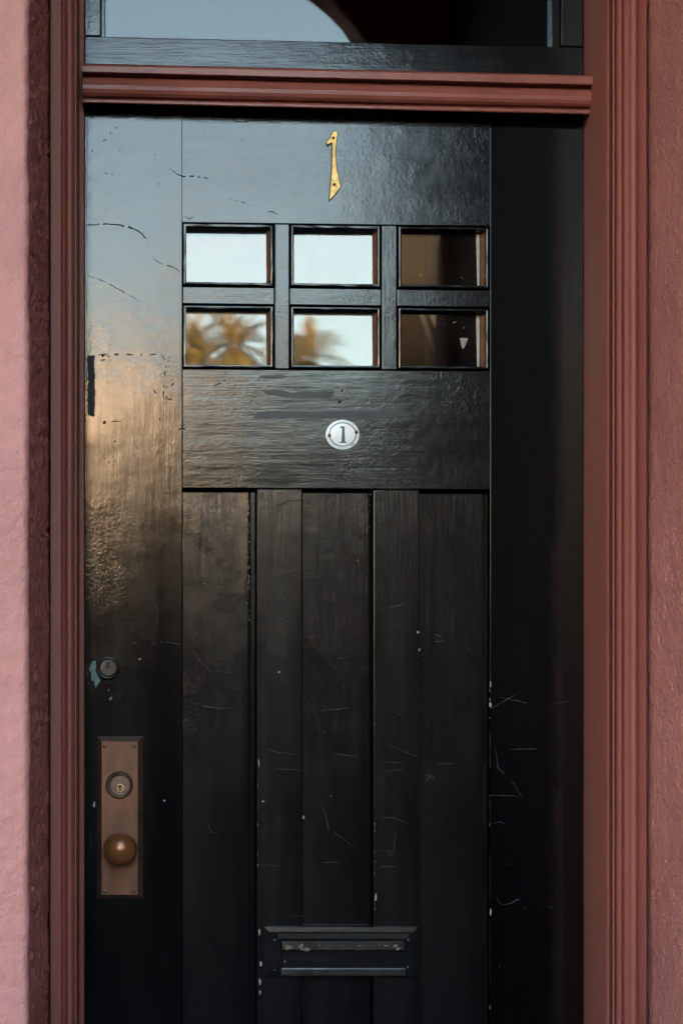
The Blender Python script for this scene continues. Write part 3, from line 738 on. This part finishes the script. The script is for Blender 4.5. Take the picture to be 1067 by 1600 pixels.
for x, y, rx, ry in ((766.0,1069,1.6,4.2),(765.6,1101,1.6,5.6),(766.2,1425,1.4,7),(405.6,1457,2.0,5.2),(407.4,1506,2.6,5.2),(406.6,1534,2.0,5.2),(406.4,1551,1.6,3.4),(652.8,988,2.2,2.0),(654.8,1015,1.0,2.2),(586.6,1402,1.4,5.5),(436,1050,1.6,1.6),(411,1252,2.2,1.2),(474.4,1277,1.4,2.8),(517,1244,.8,.8),(404.5,1192,1.2,6.0),(210,1005,1.0,1.0),(147,1258,1.6,4.0)): k.blob(x, y, rx, ry, E0, 9, .35)
for _ in range(46):      # rubbed lumps along the moulded edge of the first panel and the tops of the panels
    y = random.uniform(775, 985); k.blob(389 + random.gauss(0, .9), y, random.uniform(.3, .9), random.uniform(.4, 1.8), -.0058, 6, .5)
for _ in range(14): k.blob(random.gauss(311, 5), random.gauss(906, 9), random.uniform(.3, .7), random.uniform(.3, .7), EP, 6)
for _ in range(9): k.blob(random.gauss(577, 1.4), random.gauss(790, 16), random.uniform(.3, .7), random.uniform(.4, 1.6), -.0064, 6)
k.done('paint_chips', 'chip_pale', label='small paint chips showing pale undercoat')
k = Marks()
def eflap(y): return (lerp(.0104, .0121, min(1, max(0, (y - fy0 - 3) / 13))) if y < fy0 + 16.5 else .0121 if y < fy0 + 19 else .0098) + .0006
z4 = lambda x, y: (380 + x / 3.557, 1400 + y / 3.557)
for x, y, rx, ry in ((250,275,7,3),(320,272,5,5),(345,290,9,3.6),(420,264,1.6,2.4),(355,284,7,3),(470,266,3,1.2),(550,268,1.6,1.2),(640,270,4,1.6),(690,270,1.6,2),(745,266,1.6,1.8),(788,270,4.5,1.8),(840,268,5.5,2.6),(855,284,4,3),(230,357,1.6,2.8),(240,284,5,3)): k.blob(*z4(x, y), rx * .72, ry * .7, eflap, 13, .6)
for _ in range(26): k.blob(*z4(random.uniform(215, 880), random.gauss(276, 7)), random.uniform(.3, 1.0), random.uniform(.2, .6), eflap, 6)
k.done('flap_chips', 'chip_ochre', door, 'ochre chips on the letter plate flap')
k = Marks()
z2 = lambda x, y: (110 + x / 3.81, 1000 + y / 3.81)
v = [k.bm.verts.new(P(*z2(*q))) for q in ((118,160),(132,128),(150,122),(158,160),(150,180),(165,215),(180,240),(158,276),(148,270),(140,235),(125,245),(128,200),(112,180))]
for q in v: q.co.y = -E0
f = k.bm.faces.new(v); f.normal_update()
if f.normal.y > 0: f.normal_flip()
for x, y, r in ((230,300,1.6),(246,342,1.4),(240,350,1.8),(415,115,1.6),(145,968,2),(560,955,1.6),(98,190,1.2)): k.blob(*z2(x, y), r, r * .9, E0, 8, .5)
for _ in range(26): k.blob(*z2(random.gauss(140, 22), random.gauss(200, 45)), random.uniform(.3, 1), random.uniform(.3, 1.2), E0, 6)
k.done('bare_patch', 'verdigris', door, 'pale blue green bare patch beside the deadbolt')
# chips on the jamb edge and flecks on the right-hand panes
k = Marks()
for _ in range(55): k.blob(131.4 + random.uniform(-.5, .3), random.choice((random.uniform(1050, 1120), random.uniform(1280, 1420), random.uniform(1480, 1600))), random.uniform(.3, .9), random.uniform(1, 5), .0012, 7)
k.done('edge_chips', 'chip_pale', frame, 'pale chipped edge of the left jamb')
k = Marks(); zp = lambda x, y: (610 + x / 6.276, 340 + y / 6.276)
v = [k.bm.verts.new(P(*zp(*q))) for q in ((705,1155),(785,1158),(770,1200),(745,1250),(732,1266),(720,1245),(710,1200))]
for q in v: q.co.y = .0216
f = k.bm.faces.new(v); f.normal_update()
if f.normal.y > 0: f.normal_flip()
for p in (((292,370),(296,400)), ((305,505),(298,550)), ((318,510),(312,560)), ((335,500),(328,575)), ((705,548),(745,575),(775,615)), ((755,1042),(732,1055),(752,1062),(728,1080)), ((545,1015),(590,1022),(640,1000),(735,998)), ((590,970),(610,975)), ((800,650),(830,655))): k.line([zp(*q) for q in p], .6, -.0216, 8, .7, .4, 1.5)
for _ in range(30): k.blob(*zp(random.uniform(110, 820), random.uniform(180, 640)), random.uniform(.15, .4), random.uniform(.15, .4), -.0216, 5)
for _ in range(40): k.blob(*zp(random.uniform(110, 820), random.uniform(950, 1440)), random.uniform(.15, .4), random.uniform(.15, .4), -.0216, 5)
k.done('paint_flecks', 'chip_pale', door, 'white paint flecks on the right hand panes')

# ------------------------------------------------------------------ across the street (seen mirrored in door and panes)
def far_xz(px, py, d):            # world x, z of a point d metres in front of the door that mirrors at px, py
    k = S * (D + d) / D; return (px - VX) * k, ZC + (VY - py) * k
def tree(px, py_top, d, rad, hgt, seed, label, mat='leaf_gold', n=2600):
    rnd = random.Random(seed); x, ztop = far_xz(px, py_top, d); y = -d; g = -.46
    t = empty('park_tree', (x, y, g), label, 'tree', 'trees in the park opposite')
    bm = bmesh.new()
    def limb(a, b, r0, r1, n_=7):
        ax = (b - a).normalized(); u = ax.orthogonal().normalized(); w = ax.cross(u)
        ra = [bm.verts.new(a + (u * math.cos(q) + w * math.sin(q)) * r0) for q in [2*math.pi*i/n_ for i in range(n_)]]
        rb = [bm.verts.new(b + (u * math.cos(q) + w * math.sin(q)) * r1) for q in [2*math.pi*i/n_ for i in range(n_)]]
        for i in range(n_): bm.faces.new((ra[i], ra[(i+1) % n_], rb[(i+1) % n_], rb[i]))
    base = Vector((x, y, g)); fork = Vector((x + .3, y, ztop - hgt * .75)); limb(base, fork, rad * .09, rad * .06)
    cl = []
    for i in range(16):
        a = rnd.uniform(0, 6.28); rr = rad * math.sqrt(rnd.random()) * .85; zz_ = ztop - hgt * (.12 + .75 * rnd.random()) - hgt * .25 * (rr / rad) ** 2
        c_ = Vector((x + rr * math.cos(a), y + rr * math.sin(a), zz_)); cl.append((c_, rad * rnd.uniform(.22, .42)))
        if i < 9: limb(fork, c_, rad * .035, rad * .012, 5)
    obj('trunk', bm, 'bark', t)
    bm = bmesh.new()
    for i in range(n):
        c_, r = rnd.choice(cl); v = Vector((rnd.gauss(0, 1), rnd.gauss(0, 1), rnd.gauss(0, 1))).normalized() * r * rnd.uniform(.55, 1.08)
        p = c_ + Vector((v.x, v.y, v.z * .8)); u = Vector((rnd.gauss(0, 1), rnd.gauss(0, 1), rnd.gauss(0, 1))).normalized(); w = u.orthogonal().normalized(); s = rnd.uniform(.10, .22)
        bm.faces.new([bm.verts.new(q) for q in (p - u * s * 1.5, p + w * s * .7, p + u * s * 1.5, p - w * s * .7)])
    obj('crown', bm, mat, t); return t
def palm(px, py_c, d, rad, seed, label):
    rnd = random.Random(seed); x, zc_ = far_xz(px, py_c, d); y = -d; g = -.46
    t = empty('palm_tree', (x, y, g), label, 'palm tree', 'palms in the park opposite')
    bm = bmesh.new(); rings = []
    for k_ in range(9):
        f_ = k_ / 8; r = lerp(.42, .24, f_) * (1.25 if k_ == 8 else 1)
        rings.append([bm.verts.new((x + .25 * math.sin(f_ * 2) - .22 * f_ + r * math.cos(a), y + r * math.sin(a), lerp(g, zc_, f_))) for a in [2*math.pi*i/10 for i in range(10)]])
    for a, b in zip(rings, rings[1:]):
        for i in range(10): bm.faces.new((a[i], a[(i+1) % 10], b[(i+1) % 10], b[i]))
    obj('trunk', bm, 'bark', t)
    bm = bmesh.new(); c_ = Vector((x, y, zc_))
    for i in range(62):
        a = rnd.uniform(0, 6.28); el = R(rnd.uniform(-45, 78)); L = rad * rnd.uniform(.8, 1.1); h = Vector((math.cos(a), math.sin(a), 0)); pts = []
        p = c_.copy(); dd = h * math.cos(el) + Vector((0, 0, math.sin(el)))
        for s in range(11):
            pts.append(p.copy()); p = p + dd * L / 10; dd = (dd + Vector((0, 0, -.13))).normalized()
        side = h.cross(Vector((0, 0, 1)))
        for s in range(1, 10):
            w = L * .26 * math.sin(math.pi * (s + 1.5) / 13); fw = (pts[s + 1] - pts[s]).normalized()
            for sg in (-1, 1):
                for h_ in (0, .5):
                    q0 = pts[s].lerp(pts[s + 1], h_); tip = q0 + side * sg * w + fw * w * .6 + Vector((0, 0, -w * .35))
                    bm.faces.new([bm.verts.new(q) for q in (q0, q0 + fw * .07, tip)])
    obj('fronds', bm, 'leaf_palm', t); return t
palm(303, 547, 60, 1.75, 1, 'tall palm beside the tan building opposite'); palm(366, 541, 62, 1.95, 2, 'tall palm with a feathery crown behind the round trees opposite'); palm(478, 562, 58, 2.0, 3, 'shorter broad palm mirrored in the middle lower pane')
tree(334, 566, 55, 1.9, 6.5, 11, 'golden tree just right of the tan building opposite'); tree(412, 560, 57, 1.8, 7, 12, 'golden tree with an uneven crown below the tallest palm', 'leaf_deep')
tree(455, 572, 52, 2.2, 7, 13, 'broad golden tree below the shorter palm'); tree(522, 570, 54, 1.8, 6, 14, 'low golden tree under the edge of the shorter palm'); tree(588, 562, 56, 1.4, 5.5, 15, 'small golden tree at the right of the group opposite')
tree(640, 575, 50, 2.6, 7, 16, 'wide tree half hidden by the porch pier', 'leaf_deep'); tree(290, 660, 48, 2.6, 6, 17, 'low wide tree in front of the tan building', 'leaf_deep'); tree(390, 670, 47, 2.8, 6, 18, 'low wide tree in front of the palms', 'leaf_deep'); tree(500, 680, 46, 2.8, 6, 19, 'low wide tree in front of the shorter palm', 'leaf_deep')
# dark evergreen row along the park, made up to darken low reflections
rnd = random.Random(5); hy = -27.0
hx0, hz = far_xz(-900, 830, 27); hx1, _ = far_xz(1600, 800, 27)
added_hedge = empty('added_hedge', ((hx0 + hx1) / 2, hy, -.46), 'long dark evergreen row added across the street to darken the lower reflections', 'added_hedge')
bm = bmesh.new()
for i in range(15000):
    x = rnd.uniform(hx0, hx1); top = hz + .28 * noise.noise(Vector((x * .6, 1, 1))) + .15 * noise.noise(Vector((x * 2.3, 5, 1)))
    f_ = rnd.random(); z = top - rnd.random() ** 2 * .3 if f_ < .35 else lerp(-.3, top, rnd.random())
    p = Vector((x, hy + .75 + rnd.gauss(0, .07) if f_ > .35 else hy + rnd.uniform(-.75, .75), z))
    u = Vector((rnd.gauss(0, 1), rnd.gauss(0, 1), rnd.gauss(0, 1))).normalized(); w = u.orthogonal().normalized(); q_ = rnd.uniform(.09, .17)
    bm.faces.new([bm.verts.new(q) for q in (p - u * q_ * 1.3, p + w * q_ * .8, p + u * q_ * 1.3, p - w * q_ * .8)])
obj('foliage', bm, 'leaf_dark', added_hedge)
obj('core', cbox(hx0, hx1, hy - .6, hy + .6, -.46, hz - .45), 'leaf_dark', added_hedge)
# sunlit building opposite
d0 = 68; bx1, btop = far_xz(292, 584, d0); bx0 = bx1 - 26
bld = empty('tan_building', ((bx0 + bx1) / 2, -d0 - 6, -.46), 'sunlit tan stucco apartment building across the street', 'building')
obj('wall', cbox(bx0, bx1, -d0 - 12, -d0, -.46, btop), 'tan_wall', bld)
obj('cornice', cbox(bx0 - .3, bx1 + .3, -d0 - 12.3, -d0 + .4, btop + .003, btop + .5), 'tan_wall', bld)
for fl_ in range(4):
    for i in range(8):
        wx = bx1 - 2.6 - i * 3.1; wz = .9 + fl_ * 3.5
        wdw = obj('window', cbox(wx - .6, wx + .6, -d0, -d0 + .06, wz, wz + 1.8), 'tan_wall', bld)
        obj('glass', cbox(wx - .5, wx + .5, -d0 + .062, -d0 + .08, wz + .1, wz + 1.7), 'window_dark', wdw)
